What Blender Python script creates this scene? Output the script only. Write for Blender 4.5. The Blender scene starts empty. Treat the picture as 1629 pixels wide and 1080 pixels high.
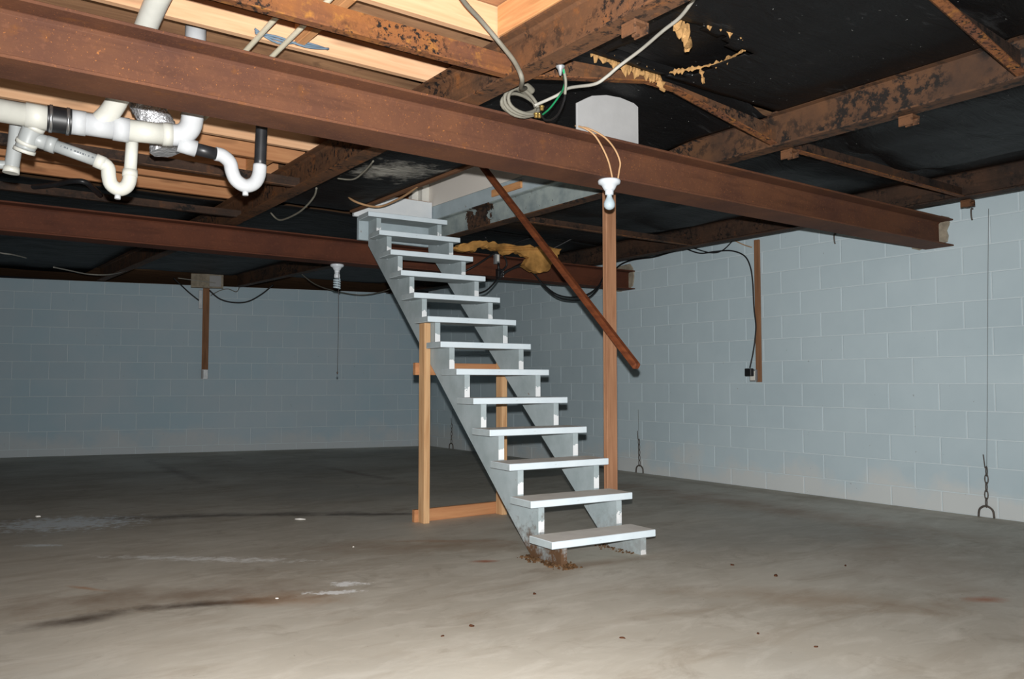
import bpy, bmesh, math, random
from mathutils import Vector, Matrix, noise as mnoise

SC = bpy.context.scene
COL = SC.collection
PI = math.pi
R = math.radians

# ------------------------------------------------------------------ camera
YAW, PITCH, FPX = 0.630, 0.0524, 1308.0
cd = bpy.data.cameras.new('camera')
cam = bpy.data.objects.new('camera', cd)
COL.objects.link(cam)
cd.sensor_width = 36.0
cd.lens = FPX / 1629.0 * 36.0
cd.clip_start = 0.05
cam.location = (0, 0, 1.0)
cam.rotation_euler = (PI / 2 + PITCH, 0, -YAW)
SC.camera = cam

# ------------------------------------------------------------------ world (almost dark cellar)
W = bpy.data.worlds.new('world')
SC.world = W
W.use_nodes = True
W.node_tree.nodes['Background'].inputs[0].default_value = (0.75, 0.85, 1.0, 1)
W.node_tree.nodes['Background'].inputs[1].default_value = 0.004

# ------------------------------------------------------------------ the photographer's flash, just above the lens
fl = bpy.data.lights.new('camera_flash', 'SPOT')
fl.energy = 1330
fl.color = (1.0, 0.99, 0.97)
fl.spot_size = R(128)
fl.spot_blend = 1.0
fl.shadow_soft_size = 0.018
flo = bpy.data.objects.new('camera_flash', fl)
COL.objects.link(flo)
flo.location = (0.0, 0.0, 1.11)
flo.rotation_euler = (PI / 2 + PITCH - R(1), 0, -YAW + R(1))

SC.view_settings.view_transform = 'Standard'
SC.view_settings.look = 'None'
SC.view_settings.gamma = 1.0
SC.view_settings.use_curve_mapping = False
SC.view_settings.exposure = 0.0


# ------------------------------------------------------------------ colour + material helpers
def S(r, g, b):
    f = lambda c: (c / 255 / 12.92) if c <= 10 else ((c / 255 + 0.055) / 1.055) ** 2.4
    return (f(r), f(g), f(b), 1.0)


class NT:
    def __init__(self, name, rough=0.8, metal=0.0, spec=0.3):
        self.m = bpy.data.materials.new(name)
        self.m.use_nodes = True
        self.t = self.m.node_tree
        self.b = self.t.nodes['Principled BSDF']
        self.b.inputs['Roughness'].default_value = rough
        self.b.inputs['Metallic'].default_value = metal
        self.b.inputs['Specular IOR Level'].default_value = spec
        self._o = None

    def L(self, a, b):
        self.t.links.new(a, b)

    def new(self, typ, **kw):
        n = self.t.nodes.new(typ)
        for k, v in kw.items():
            setattr(n, k, v)
        return n

    def setin(self, sock, v):
        if hasattr(v, 'is_output'):
            self.L(v, sock)
        else:
            sock.default_value = v

    def obj(self):
        if not self._o:
            self._o = self.new('ShaderNodeTexCoord')
        return self._o.outputs['Object']

    def pos(self):
        return self.new('ShaderNodeNewGeometry').outputs['Position']

    def mapping(self, vec, loc=(0, 0, 0), rot=(0, 0, 0), scale=(1, 1, 1)):
        n = self.new('ShaderNodeMapping')
        self.L(vec, n.inputs[0])
        n.inputs['Location'].default_value = loc
        n.inputs['Rotation'].default_value = rot
        n.inputs['Scale'].default_value = scale
        return n.outputs[0]

    def noise(self, scale, detail=3, rough=0.55, vec=None, dist=0.0):
        n = self.new('ShaderNodeTexNoise')
        self.L(vec if vec else self.obj(), n.inputs['Vector'])
        n.inputs['Scale'].default_value = scale
        n.inputs['Detail'].default_value = detail
        n.inputs['Roughness'].default_value = rough
        n.inputs['Distortion'].default_value = dist
        return n.outputs[0]

    def ramp(self, fac, a, b, lo=0.0, hi=1.0):
        n = self.new('ShaderNodeMapRange')
        self.L(fac, n.inputs[0])
        n.inputs[1].default_value = a
        n.inputs[2].default_value = b
        n.inputs[3].default_value = lo
        n.inputs[4].default_value = hi
        return n.outputs[0]

    def math(self, op, a, b=0.0, clamp=False):
        n = self.new('ShaderNodeMath', operation=op, use_clamp=clamp)
        self.setin(n.inputs[0], a)
        self.setin(n.inputs[1], b)
        return n.outputs[0]

    def mix(self, fac, a, b, blend='MIX'):
        n = self.new('ShaderNodeMix', data_type='RGBA', blend_type=blend)
        self.setin(n.inputs[0], fac)
        self.setin(n.inputs[6], a)
        self.setin(n.inputs[7], b)
        return n.outputs[2]

    def sep(self, vec):
        n = self.new('ShaderNodeSeparateXYZ')
        self.L(vec, n.inputs[0])
        return n.outputs

    def bump(self, h, strength=0.3, dist=0.01):
        n = self.new('ShaderNodeBump')
        n.inputs['Strength'].default_value = strength
        n.inputs['Distance'].default_value = dist
        self.L(h, n.inputs['Height'])
        self.L(n.outputs[0], self.b.inputs['Normal'])

    def col(self, c):
        self.setin(self.b.inputs['Base Color'], c)
        return self

    def blob(self, pos, cx, cy, ang, lx, ly, soft=1.0, wob=None):
        """elliptical floor mark: 1 in its middle, 0 outside"""
        v = self.new('ShaderNodeVectorMath', operation='SUBTRACT')
        self.L(pos, v.inputs[0])
        v.inputs[1].default_value = (cx, cy, 0)
        m = self.new('ShaderNodeVectorRotate', rotation_type='Z_AXIS')
        self.L(v.outputs[0], m.inputs['Vector'])
        m.inputs['Angle'].default_value = -ang
        k = self.new('ShaderNodeVectorMath', operation='MULTIPLY')
        self.L(m.outputs[0], k.inputs[0])
        k.inputs[1].default_value = (1 / lx, 1 / ly, 0)
        l = self.new('ShaderNodeVectorMath', operation='LENGTH')
        self.L(k.outputs[0], l.inputs[0])
        d = l.outputs['Value']
        if wob is not None:
            d = self.math('ADD', d, wob)
        return self.ramp(d, 1.0, 1.0 - soft, 0.0, 1.0)


def plain(name, c, rough=0.6, metal=0.0, spec=0.4, var=0.12, sc=14.0, bump=0.0):
    t = NT(name, rough, metal, spec)
    n = t.noise(sc, 4)
    dark = tuple(x * (1 - var * 2) for x in c[:3]) + (1,)
    t.col(t.mix(t.ramp(n, 0.3, 0.7), c, dark))
    if bump:
        t.bump(t.noise(sc * 4, 4), bump, 0.004)
    return t.m


def rust(name, base, dark, orange, amt=0.62, spk=0.0, black=0.0, k=1.0):
    t = NT(name, 0.78, 0.0, 0.25)
    big = t.noise(2.6 * k, 5, 0.6, dist=0.3)
    c = t.mix(t.ramp(big, 0.38, 0.68), base, dark)
    mid = t.noise(11 * k, 5, 0.62)
    c = t.mix(t.ramp(mid, amt, amt + 0.14, 0, 0.75), c, orange)
    run = t.noise(4.5, 5, 0.65, vec=t.mapping(t.obj(), scale=(0.35, 0.35, 3.0)), dist=0.5)
    c = t.mix(t.ramp(run, 0.52, 0.70, 0, 0.55), c, tuple(x * 0.55 for x in dark[:3]) + (1,))
    fin = t.noise(45, 4, 0.7)
    c = t.mix(t.ramp(fin, 0.55, 0.72, 0, 0.35), c, tuple(min(1, x * 1.7) for x in base[:3]) + (1,))
    if black:
        bl = t.noise(30 * k, 5, 0.7)
        area = t.noise(3.1 * k, 3, 0.5)
        c = t.mix(t.math('MULTIPLY', t.ramp(bl, 0.5, 0.58), t.ramp(area, 0.56 - black, 0.68 - black)), c, S(26, 22, 20))
    if spk:
        sp = t.noise(120, 2, 0.5)
        c = t.mix(t.ramp(sp, 0.70 - spk, 0.76 - spk, 0, 0.55), c, S(178, 112, 56))
        sp = t.noise(55, 2, 0.5)
        c = t.mix(t.ramp(sp, 0.74 - spk, 0.78 - spk, 0, 0.5), c, S(188, 120, 58))
    t.col(c)
    t.bump(t.noise(60, 5, 0.7), 0.35, 0.004)
    return t.m


def wood(name, c, dark, axis, scale=1.0, var=0.5):
    t = NT(name, 0.75, 0, 0.25)
    st = {'x': (0.06, 1, 1), 'y': (1, 0.06, 1), 'z': (1, 1, 0.06)}[axis]
    v = t.mapping(t.obj(), scale=tuple(s * 14 * scale for s in st))
    g = t.noise(2.0, 5, 0.6, vec=v, dist=0.6)
    col = t.mix(t.ramp(g, 0.35, 0.72, 0, 1), c, dark)
    kn = t.noise(3.2, 2, 0.5, vec=t.mapping(t.obj(), scale=tuple((0.55 if s < 1 else 2.2) for s in st)))
    col = t.mix(t.ramp(kn, 0.70, 0.76, 0, var), col, tuple(x * 0.35 for x in dark[:3]) + (1,))
    rnd = t.new('ShaderNodeObjectInfo').outputs['Random']
    col = t.mix(t.ramp(rnd, 0, 1, 0, 0.35), col, tuple(x * 0.62 for x in c[:3]) + (1,))
    t.col(col)
    t.bump(g, 0.15, 0.003)
    return t.m


# ------------------------------------------------------------------ materials
M = {}
M['rust_beam'] = rust('rust_beam', S(102, 66, 46), S(84, 54, 42), S(116, 72, 38), 0.60, 0.015)
M['rust_beam_dark'] = rust('rust_beam_dark', S(92, 52, 35), S(78, 44, 32), S(104, 60, 36), 0.66, 0.0)
M['rust_rail'] = rust('rust_rail', S(104, 70, 46), S(72, 54, 42), S(132, 82, 42), 0.56, 0.0, 0.12)
M['rust_orange'] = rust('rust_orange', S(126, 80, 44), S(96, 62, 46), S(158, 108, 48), 0.55, 0.0, 0.14, 1.6)
M['rust_dull'] = rust('rust_dull', S(70, 50, 38), S(46, 37, 32), S(100, 64, 38), 0.62, 0.0, 0.12)

# rail that was brushed with the stairwell paint along the opening
t = NT('rust_rail_painted', 0.75, 0, 0.3)
p = t.pos(); xyz = t.sep(p)
big = t.noise(3.0, 5, 0.6)
rc = t.mix(t.ramp(big, 0.4, 0.66), S(90, 62, 42), S(60, 44, 35))
rc = t.mix(t.math('MULTIPLY', t.ramp(t.noise(28, 5, .7), 0.47, 0.56), t.ramp(t.noise(3.5, 3), 0.42, 0.56)), rc, S(28, 24, 22))
pc = t.mix(t.ramp(t.noise(9, 4), 0.4, 0.7), S(150, 160, 158), S(122, 134, 136))
wob = t.ramp(t.noise(6, 4, 0.65, vec=p), 0.3, 0.7, -0.55, 0.55)
inr = t.math('MULTIPLY', t.math('GREATER_THAN', xyz[1], 3.55), t.math('LESS_THAN', xyz[1], 6.40))
yw = t.math('ADD', xyz[1], t.math('MULTIPLY', wob, 0.35))
pe = t.math('MULTIPLY', t.math('GREATER_THAN', yw, 5.42), t.math('LESS_THAN', yw, 5.80))
inr = t.math('MULTIPLY', inr, t.math('SUBTRACT', 1.0, pe))
inr = t.math('MULTIPLY', inr, t.math('GREATER_THAN', xyz[2], 2.287))
inr = t.math('MULTIPLY', inr, t.math('SUBTRACT', 1.0, t.ramp(t.noise(22, 4, .7), 0.66, 0.68)))
t.col(t.mix(inr, rc, pc))
t.bump(t.noise(50, 4), 0.3, 0.004)
M['rust_rail_painted'] = t.m

M['pine_x'] = wood('pine_x', S(222, 180, 142), S(200, 152, 114), 'x')
M['pine_orange_x'] = wood('pine_orange_x', S(192, 140, 98), S(164, 110, 74), 'x')
M['pine_y'] = wood('pine_y', S(214, 158, 108), S(176, 120, 76), 'y')
M['stud_z'] = wood('stud_z', S(216, 176, 132), S(176, 128, 86), 'z', 1.4)
M['post_z'] = wood('post_z', S(178, 132, 100), S(132, 90, 64), 'z', 1.4)
M['strip_z'] = wood('strip_z', S(160, 116, 84), S(112, 78, 56), 'z', 1.2)
M['rail_wood'] = wood('rail_wood', S(122, 66, 36), S(86, 44, 26), 'y', 1.2, 0.2)
M['rough_y'] = wood('rough_y', S(128, 92, 66), S(92, 62, 44), 'y')

# plywood deck
t = NT('plywood', 0.85, 0, 0.2)
g = t.noise(2.5, 5, 0.6, vec=t.mapping(t.pos(), scale=(0.7, 6, 6)), dist=0.8)
c = t.mix(t.ramp(g, 0.35, 0.7), S(172, 132, 98), S(128, 94, 70))
c = t.mix(t.ramp(t.noise(6, 3), 0.62, 0.7, 0, 0.5), c, S(92, 68, 54))
t.col(c)
M['plywood'] = t.m

# painted concrete block
def blockmat(name, c1, c2, low, lowz):
    t = NT(name, 0.72, 0, 0.3)
    p = t.pos()
    rnd = t.new('ShaderNodeObjectInfo').outputs['Random']
    c = t.mix(t.ramp(t.noise(1.3, 4, 0.6, vec=p), 0.35, 0.68), c1, c2)
    c = t.mix(t.ramp(rnd, 0, 1, 0, 0.16), c, tuple(x * 0.8 for x in c2[:3]) + (1,))
    z = t.sep(p)[2]
    e = t.math('ADD', z, t.ramp(t.noise(2.2, 4, 0.6, vec=p), 0.3, 0.7, -0.16, 0.16))
    c = t.mix(t.ramp(e, lowz, lowz * 0.35, 0, 0.75), c, low)
    c = t.mix(t.ramp(t.noise(24, 3, 0.6, vec=p), 0.72, 0.76, 0, 0.5), c, S(116, 120, 118))
    t.col(c)
    t.bump(t.noise(120, 4, 0.7, vec=p), 0.35, 0.002)
    return t.m
M['block_r'] = blockmat('block_paint', S(198, 215, 222), S(188, 206, 214), S(212, 214, 212), 0.30)
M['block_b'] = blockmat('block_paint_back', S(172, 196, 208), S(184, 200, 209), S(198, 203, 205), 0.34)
M['mortar'] = plain('mortar_paint', S(212, 224, 229), 0.8, 0, 0.2, 0.04)
M['mortar_raw'] = plain('mortar_patch', S(168, 158, 140), 0.9, 0, 0.2, 0.2, 22, 0.4)

# concrete floor
t = NT('concrete', 0.62, 0, 0.35)
p = t.pos()
big = t.noise(0.7, 6, 0.6, vec=p, dist=0.6)
c = t.mix(t.ramp(big, 0.34, 0.66), S(192, 187, 175), S(166, 160, 148))
c = t.mix(t.ramp(t.noise(2.1, 6, 0.65, vec=t.mapping(p, rot=(0, 0, R(-20)), scale=(0.5, 1.6, 1)), dist=0.8), 0.5, 0.72, 0, 0.45), c, S(140, 124, 104))
c = t.mix(t.ramp(t.noise(5.5, 6, 0.7, vec=t.mapping(p, rot=(0, 0, R(-30)), scale=(0.6, 1.5, 1)), dist=0.6), 0.48, 0.70, 0, 0.40), c, S(212, 208, 198))
c = t.mix(t.ramp(t.noise(3.3, 6, 0.7, vec=p, dist=1.0), 0.56, 0.74, 0, 0.5), c, S(132, 120, 104))
c = t.mix(t.ramp(t.noise(0.45, 4, 0.5, vec=p), 0.52, 0.66, 0, 0.4), c, S(156, 158, 154))
wob = t.ramp(t.noise(3.0, 5, 0.65, vec=p), 0.25, 0.75, -0.55, 0.55)
wob2 = t.ramp(t.noise(14.0, 5, 0.7, vec=p), 0.25, 0.75, -0.9, 0.9)
def mark(c, cx, cy, a, lx, ly, colr, amt, soft=1.0, w=None):
    return t.mix(t.math('MULTIPLY', t.blob(p, cx, cy, a, lx, ly, soft, w or wob), amt), c, colr)
DK = S(70, 58, 48)
c = mark(c, 1.0, 4.12, R(-18), 0.95, 0.26, S(128, 110, 92), 0.75)
c = mark(c, 2.55, 4.45, R(-35), 0.9, 0.30, S(132, 108, 84), 0.55)
c = mark(c, 4.6, 2.5, R(40), 1.1, 0.45, S(138, 114, 90), 0.45)
c = mark(c, 3.4, 2.3, R(-50), 0.8, 0.25, S(150, 126, 100), 0.45)
c = mark(c, 0.60, 3.93, R(4), 0.40, 0.11, DK, 0.9)
c = mark(c, 1.12, 3.86, R(-22), 0.52, 0.07, DK, 0.9)
c = mark(c, 1.45, 3.70, R(-30), 0.35, 0.16, S(150, 118, 88), 0.7)
c = mark(c, 1.9, 6.35, R(-28), 1.6, 0.13, S(80, 72, 66), 0.8)
c = mark(c, 2.9, 5.70, R(-32), 1.0, 0.09, S(60, 48, 42), 0.8)
c = mark(c, 2.44, 9.83, R(-92), 1.7, 0.13, S(104, 74, 58), 0.6)
c = mark(c, 4.0, 8.5, R(-88), 1.15, 0.11, S(104, 72, 56), 0.55)
c = mark(c, 5.6, 4.7, R(88), 2.6, 0.40, S(140, 104, 74), 0.55)
c = mark(c, 6.35, 5.6, R(88.9), 4.5, 0.10, S(150, 140, 126), 0.6)
c = mark(c, 2.63, 3.86, R(-30), 0.085, 0.045, S(150, 84, 50), 0.9)
c = mark(c, 4.03, 1.83, R(-30), 0.12, 0.06, S(160, 98, 60), 0.8)
c = mark(c, 0.72, 4.5, R(-60), 0.16, 0.03, S(168, 116, 70), 0.8)
c = mark(c, 2.75, 4.5, R(-35), 0.6, 0.06, S(150, 110, 80), 0.45)
c = mark(c, 0.9, 6.65, R(-25), 0.55, 0.34, S(222, 232, 238), 0.9, 0.6, wob2)
c = mark(c, 0.66, 5.85, R(-30), 0.16, 0.05, S(226, 234, 238), 0.8, 0.7, wob2)
c = mark(c, 1.38, 4.85, R(-42), 0.70, 0.07, S(230, 232, 230), 0.75, 0.8, wob2)
c = mark(c, 1.80, 3.83, R(-30), 0.11, 0.05, S(236, 238, 238), 0.9, 0.5, wob2)
c = mark(c, 1.66, 3.72, R(-30), 0.14, 0.04, S(236, 238, 238), 0.9, 0.4, wob2)
c = mark(c, 3.1, 3.45, R(-10), 0.5, 0.10, S(128, 104, 82), 0.5)
c = t.mix(t.ramp(t.noise(34, 3, 0.6, vec=p), 0.735, 0.76, 0, 0.8), c, S(92, 66, 48))
t.col(c)
t.L(t.ramp(big, 0.3, 0.7, 0.5, 0.75), t.b.inputs['Roughness'])
t.bump(t.noise(9, 6, 0.7, vec=p), 0.12, 0.01)
M['concrete'] = t.m

# black belly sheet
t = NT('belly_plastic', 0.55, 0, 0.2)
p = t.pos()
st = t.noise(5, 5, 0.65, vec=t.mapping(p, rot=(0, 0, R(30)), scale=(0.5, 2.4, 1)), dist=1.2)
c = t.mix(t.ramp(st, 0.62, 0.82, 0, 0.45), S(15, 15, 16), S(84, 86, 88))
c = t.mix(t.ramp(t.noise(55, 2, 0.5, vec=p), 0.745, 0.765, 0, 0.8), c, S(150, 150, 148))
wob = t.ramp(t.noise(7.0, 5, 0.7, vec=p), 0.25, 0.75, -0.8, 0.8)
c = t.mix(t.math('MULTIPLY', t.blob(p, 2.60, 4.90, R(-25), 0.34, 0.26, 0.7, wob), 0.8), c, S(168, 166, 158))
t.col(c)
t.bump(t.noise(3.4, 6, 0.62, vec=t.mapping(p, rot=(0, 0, R(24)), scale=(0.6, 2, 1)), dist=1.0), 0.5, 0.05)
M['belly'] = t.m

M['pvc'] = plain('pvc_white', S(198, 198, 190), 0.38, 0, 0.5, 0.08, 9)
M['pvc_grey'] = plain('pvc_grey', S(154, 158, 158), 0.42, 0, 0.5, 0.08, 7)
M['pvc_fresh'] = plain('pvc_fitting', S(190, 193, 196), 0.32, 0, 0.5, 0.07, 11)
M['abs'] = plain('abs_black', S(38, 39, 42), 0.4, 0, 0.5, 0.25, 16)
M['rubber'] = plain('rubber_black', S(26, 27, 30), 0.45, 0, 0.5, 0.2, 20)
M['steel'] = plain('steel_band', S(178, 180, 182), 0.32, 0.9, 0.5, 0.1, 20)
M['cpvc'] = plain('supply_tube', S(222, 214, 190), 0.45, 0, 0.5, 0.06)
M['porcelain'] = plain('porcelain', S(206, 212, 218), 0.22, 0, 0.5, 0.02)
M['bulb'] = plain('bulb_glass', S(176, 192, 200), 0.12, 0, 0.6, 0.01)
M['brass'] = plain('brass', S(176, 146, 84), 0.35, 0.8, 0.5, 0.1)
M['cable_grey'] = plain('cable_grey', S(122, 119, 108), 0.6, 0, 0.3, 0.15)
M['cable_white'] = plain('cable_white', S(166, 163, 154), 0.55, 0, 0.3, 0.1)
M['cable_tan'] = plain('cable_tan', S(192, 152, 112), 0.6, 0, 0.3, 0.08)
M['cable_black'] = plain('cable_black', S(30, 30, 32), 0.5, 0, 0.4, 0.2)
M['cable_green'] = plain('cable_green', S(30, 150, 96), 0.5, 0, 0.4, 0.08)
M['paper'] = plain('cement_board', S(170, 170, 170), 0.9, 0, 0.15, 0.05, 9, 0.15)
M['insul_brown'] = plain('insulation_brown', S(172, 134, 88), 0.95, 0, 0.1, 0.2, 30, 0.6)
M['insul_yellow'] = plain('insulation_yellow', S(206, 154, 88), 0.95, 0, 0.1, 0.34, 7, 1.0)
M['wallpaint'] = plain('stairwell_white', S(222, 216, 208), 0.8, 0, 0.2, 0.03, 2)
M['trimwhite'] = plain('trim_white', S(226, 224, 216), 0.6, 0, 0.3, 0.05, 12)
M['grey_metal'] = plain('grey_metal_box', S(150, 154, 156), 0.45, 0.4, 0.4, 0.12)
M['outlet_dark'] = plain('dark_plug', S(30, 30, 32), 0.45, 0, 0.4, 0.1)
M['chain'] = plain('rusty_wire', S(104, 96, 90), 0.7, 0.3, 0.3, 0.2)
M['pipe_print'] = plain('pipe_print', S(96, 100, 104), 0.7, 0, 0.2, 0.05)
M['leaf'] = plain('leaf_litter', S(88, 56, 38), 0.9, 0, 0.1, 0.3, 40)
M['rubble'] = plain('rot_debris', S(104, 78, 54), 0.95, 0, 0.1, 0.35, 30, 0.5)
M['chip'] = plain('paint_chip', S(234, 232, 226), 0.8, 0, 0.2, 0.05)
M['brown_door'] = plain('brown_panel', S(120, 76, 50), 0.7, 0, 0.25, 0.15, 6)

t = NT('crinkled_foil', 0.32, 0.65, 0.6)
t.col(S(214, 216, 220))
t.bump(t.noise(38, 4, 0.6), 1.0, 0.02)
M['foil'] = t.m

# stair paints (local coordinates of the stair)
def stairmat(name, c1, c2, bare):
    t = NT(name, 0.7, 0, 0.3)
    o = t.obj()
    c = t.mix(t.ramp(t.noise(5, 5, 0.6), 0.38, 0.68), c1, c2)
    c = t.mix(t.ramp(t.noise(17, 4, 0.65), 0.70, 0.745, 0, 0.75), c, bare)
    return t, c
t, c = stairmat('stringer_paint', S(172, 184, 188), S(152, 165, 168), S(126, 106, 92))
xyz = t.sep(t.obj())
fr = t.math('FRACT', t.math('DIVIDE', t.math('SUBTRACT', xyz[2], 0.147), 0.1889))
nrm = t.sep(t.new('ShaderNodeTexCoord').outputs['Normal'])
patch = t.math('MULTIPLY', t.math('LESS_THAN', nrm[1], -0.9), t.math('LESS_THAN', t.math('ADD', fr, t.ramp(t.noise(30, 3), 0.3, 0.7, -0.12, 0.12)), 0.34))
c = t.mix(patch, c, S(232, 236, 238))
low = t.math('ADD', xyz[2], t.ramp(t.noise(16, 5, 0.7), 0.25, 0.75, -0.16, 0.16))
left = t.math('LESS_THAN', xyz[0], 0.3)
c = t.mix(t.math('MULTIPLY', t.ramp(low, 0.20, 0.02), t.ramp(left, 0, 1, 0.35, 1.0)), c, S(92, 68, 48))
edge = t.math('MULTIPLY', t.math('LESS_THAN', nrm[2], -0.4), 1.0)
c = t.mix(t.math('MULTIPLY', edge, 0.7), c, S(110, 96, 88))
t.col(c); t.bump(t.noise(40, 4), 0.2, 0.003)
M['stringer'] = t.m
t, c = stairmat('tread_white', S(216, 228, 235), S(206, 220, 228), S(176, 180, 180))
t.col(c)
M['tread_white'] = t.m
t, c = stairmat('tread_side', S(176, 188, 192), S(158, 168, 170), S(104, 100, 96))
t.col(c)
M['tread_side'] = t.m
t, c = stairmat('tread_top', S(230, 226, 219), S(214, 209, 202), S(240, 240, 238))
t.col(c)
M['tread_top'] = t.m
t, c = stairmat('board_blue', S(172, 186, 192), S(158, 172, 178), S(120, 92, 72))
t.col(c)
M['board_blue'] = t.m
t, c = stairmat('riser_white', S(226, 230, 232), S(216, 222, 226), S(138, 92, 64))
t.col(c)
M['riser_white'] = t.m


# ------------------------------------------------------------------ mesh helpers
class MB:
    def __init__(self):
        self.v, self.f, self.mi, self.sm = [], [], [], []

    def add(self, vs, fs, mi=0, smooth=False):
        o = len(self.v)
        self.v += [tuple(x) for x in vs]
        for f in fs:
            self.f.append([i + o for i in f]); self.mi.append(mi); self.sm.append(smooth)
        return self

    def box(self, lo, hi, mi=0, mis=None):
        x0, y0, z0 = lo; x1, y1, z1 = hi
        vs = [(x0, y0, z0), (x1, y0, z0), (x1, y1, z0), (x0, y1, z0), (x0, y0, z1), (x1, y0, z1), (x1, y1, z1), (x0, y1, z1)]
        fs = [(0, 3, 2, 1), (4, 5, 6, 7), (0, 1, 5, 4), (1, 2, 6, 5), (2, 3, 7, 6), (3, 0, 4, 7)]  # bottom top front right back left
        o = len(self.v); self.v += vs
        for k, f in enumerate(fs):
            self.f.append([i + o for i in f]); self.mi.append(mis[k] if mis else mi); self.sm.append(False)
        return self

    def bar(self, a, b, w, h, mi=0, upv=(0, 0, 1)):
        """box of width w (sideways) and height h along a->b"""
        a, b = Vector(a), Vector(b)
        d = (b - a).normalized()
        s = d.cross(Vector(upv)).normalized()
        u = s.cross(d).normalized()
        vs = []
        for e in (a, b):
            for i, j in ((-1, -1), (1, -1), (1, 1), (-1, 1)):
                vs.append(e + s * (i * w / 2) + u * (j * h / 2))
        return self.add(vs, [(3, 2, 1, 0), (4, 5, 6, 7), (0, 1, 5, 4), (1, 2, 6, 5), (2, 3, 7, 6), (3, 0, 4, 7)], mi)

    def prism(self, prof, a0, a1, axis='x', mi=0):
        """profile of 2-D points extruded along an axis; prof in the other two axes (in xyz order)"""
        def p(q, t):
            return {'x': (t, q[0], q[1]), 'y': (q[0], t, q[1]), 'z': (q[0], q[1], t)}[axis]
        n = len(prof)
        vs = [p(q, a0) for q in prof] + [p(q, a1) for q in prof]
        fs = [list(range(n))[::-1], list(range(n, 2 * n))]
        for i in range(n):
            j = (i + 1) % n
            fs.append([i, j, n + j, n + i])
        return self.add(vs, fs, mi)

    def sweep_y(self, prof, ys, dz=lambda y: 0.0, dx=lambda y: 0.0):
        """(x,z) profile carried through stations in y"""
        n = len(prof); vs = []; fs = []
        for y in ys:
            vs += [(q[0] + dx(y), y, q[1] + dz(y)) for q in prof]
        for k in range(len(ys) - 1):
            for i in range(n):
                j = (i + 1) % n
                fs.append([k * n + i, k * n + j, (k + 1) * n + j, (k + 1) * n + i])
        fs.append(list(range(n))); fs.append([(len(ys) - 1) * n + i for i in range(n)][::-1])
        return self.add(vs, fs)

    def tube(self, pts, r, n=10, mi=0, smooth_path=True, sub=5, caps=True, rs=None):
        P = [Vector(q) for q in pts]
        rad = list(rs) if rs else [r] * len(P)
        if smooth_path and len(P) > 2:
            Q, RR = [], []
            for i in range(len(P) - 1):
                p0 = P[max(i - 1, 0)]; p1 = P[i]; p2 = P[i + 1]; p3 = P[min(i + 2, len(P) - 1)]
                for k in range(sub):
                    s = k / sub
                    Q.append(0.5 * ((2 * p1) + (p2 - p0) * s + (2 * p0 - 5 * p1 + 4 * p2 - p3) * s * s + (3 * p1 - p0 - 3 * p2 + p3) * s ** 3))
                    RR.append(rad[i] * (1 - s) + rad[i + 1] * s)
            Q.append(P[-1]); RR.append(rad[-1]); P, rad = Q, RR
        vs, fs = [], []
        t0 = (P[1] - P[0]).normalized()
        ref = Vector((0, 0, 1)) if abs(t0.z) < 0.9 else Vector((1, 0, 0))
        nrm = (ref - t0 * ref.dot(t0)).normalized()
        for i, q in enumerate(P):
            tn = (P[min(i + 1, len(P) - 1)] - P[max(i - 1, 0)])
            tn = tn.normalized() if tn.length > 1e-9 else t0
            nrm = (nrm - tn * nrm.dot(tn)).normalized()
            bn = tn.cross(nrm)
            for k in range(n):
                a = 2 * PI * k / n
                vs.append(q + (nrm * math.cos(a) + bn * math.sin(a)) * rad[i])
        for i in range(len(P) - 1):
            for k in range(n):
                j = (k + 1) % n
                fs.append([i * n + k, i * n + j, (i + 1) * n + j, (i + 1) * n + k])
        self.add(vs, fs, mi, True)
        if caps:
            o = len(self.v) - len(vs)
            self.f.append([o + k for k in range(n)][::-1]); self.mi.append(mi); self.sm.append(False)
            self.f.append([o + (len(P) - 1) * n + k for k in range(n)]); self.mi.append(mi); self.sm.append(False)
        return self

    def lathe(self, prof, c, n=20, mi=0):
        """(r, z) profile turned about the vertical through c"""
        vs, fs = [], []
        for r, z in prof:
            for k in range(n):
                a = 2 * PI * k / n
                vs.append((c[0] + r * math.cos(a), c[1] + r * math.sin(a), c[2] + z))
        for i in range(len(prof) - 1):
            for k in range(n):
                j = (k + 1) % n
                fs.append([i * n + k, i * n + j, (i + 1) * n + j, (i + 1) * n + k])
        fs.append(list(range(n))); fs.append([(len(prof) - 1) * n + k for k in range(n)])
        return self.add(vs, fs, mi, True)

    def build(self, name, mats, parent=None, bevel=0.0, recenter=True, base=None):
        """one mesh object; origin at the bottom middle of its box. base = world place of the parent"""
        mats = mats if isinstance(mats, (list, tuple)) else [mats]
        vs = [Vector(q) for q in self.v]
        if recenter:
            lo = [min(q[i] for q in vs) for i in range(3)]; hi = [max(q[i] for q in vs) for i in range(3)]
            o = Vector(((lo[0] + hi[0]) / 2, (lo[1] + hi[1]) / 2, lo[2]))
        else:
            o = Vector((0, 0, 0))
        me = bpy.data.meshes.new(name)
        me.from_pydata([q - o for q in vs], [], self.f)
        for m in mats:
            me.materials.append(M[m])
        for pl, mi, sm in zip(me.polygons, self.mi, self.sm):
            pl.material_index = mi; pl.use_smooth = sm
        bm = bmesh.new(); bm.from_mesh(me)
        bmesh.ops.recalc_face_normals(bm, faces=bm.faces)
        if bevel:
            es = [e for e in bm.edges if len(e.link_faces) == 2 and e.calc_face_angle(0) > 0.6]
            bmesh.ops.bevel(bm, geom=es, offset=bevel, segments=1, affect='EDGES', profile=0.5)
        bm.to_mesh(me); bm.free()
        ob = bpy.data.objects.new(name, me)
        COL.objects.link(ob)
        ob.location = o - (Vector(base) if base is not None else Vector((0, 0, 0)))
        if parent:
            ob.parent = parent
        return ob


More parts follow.
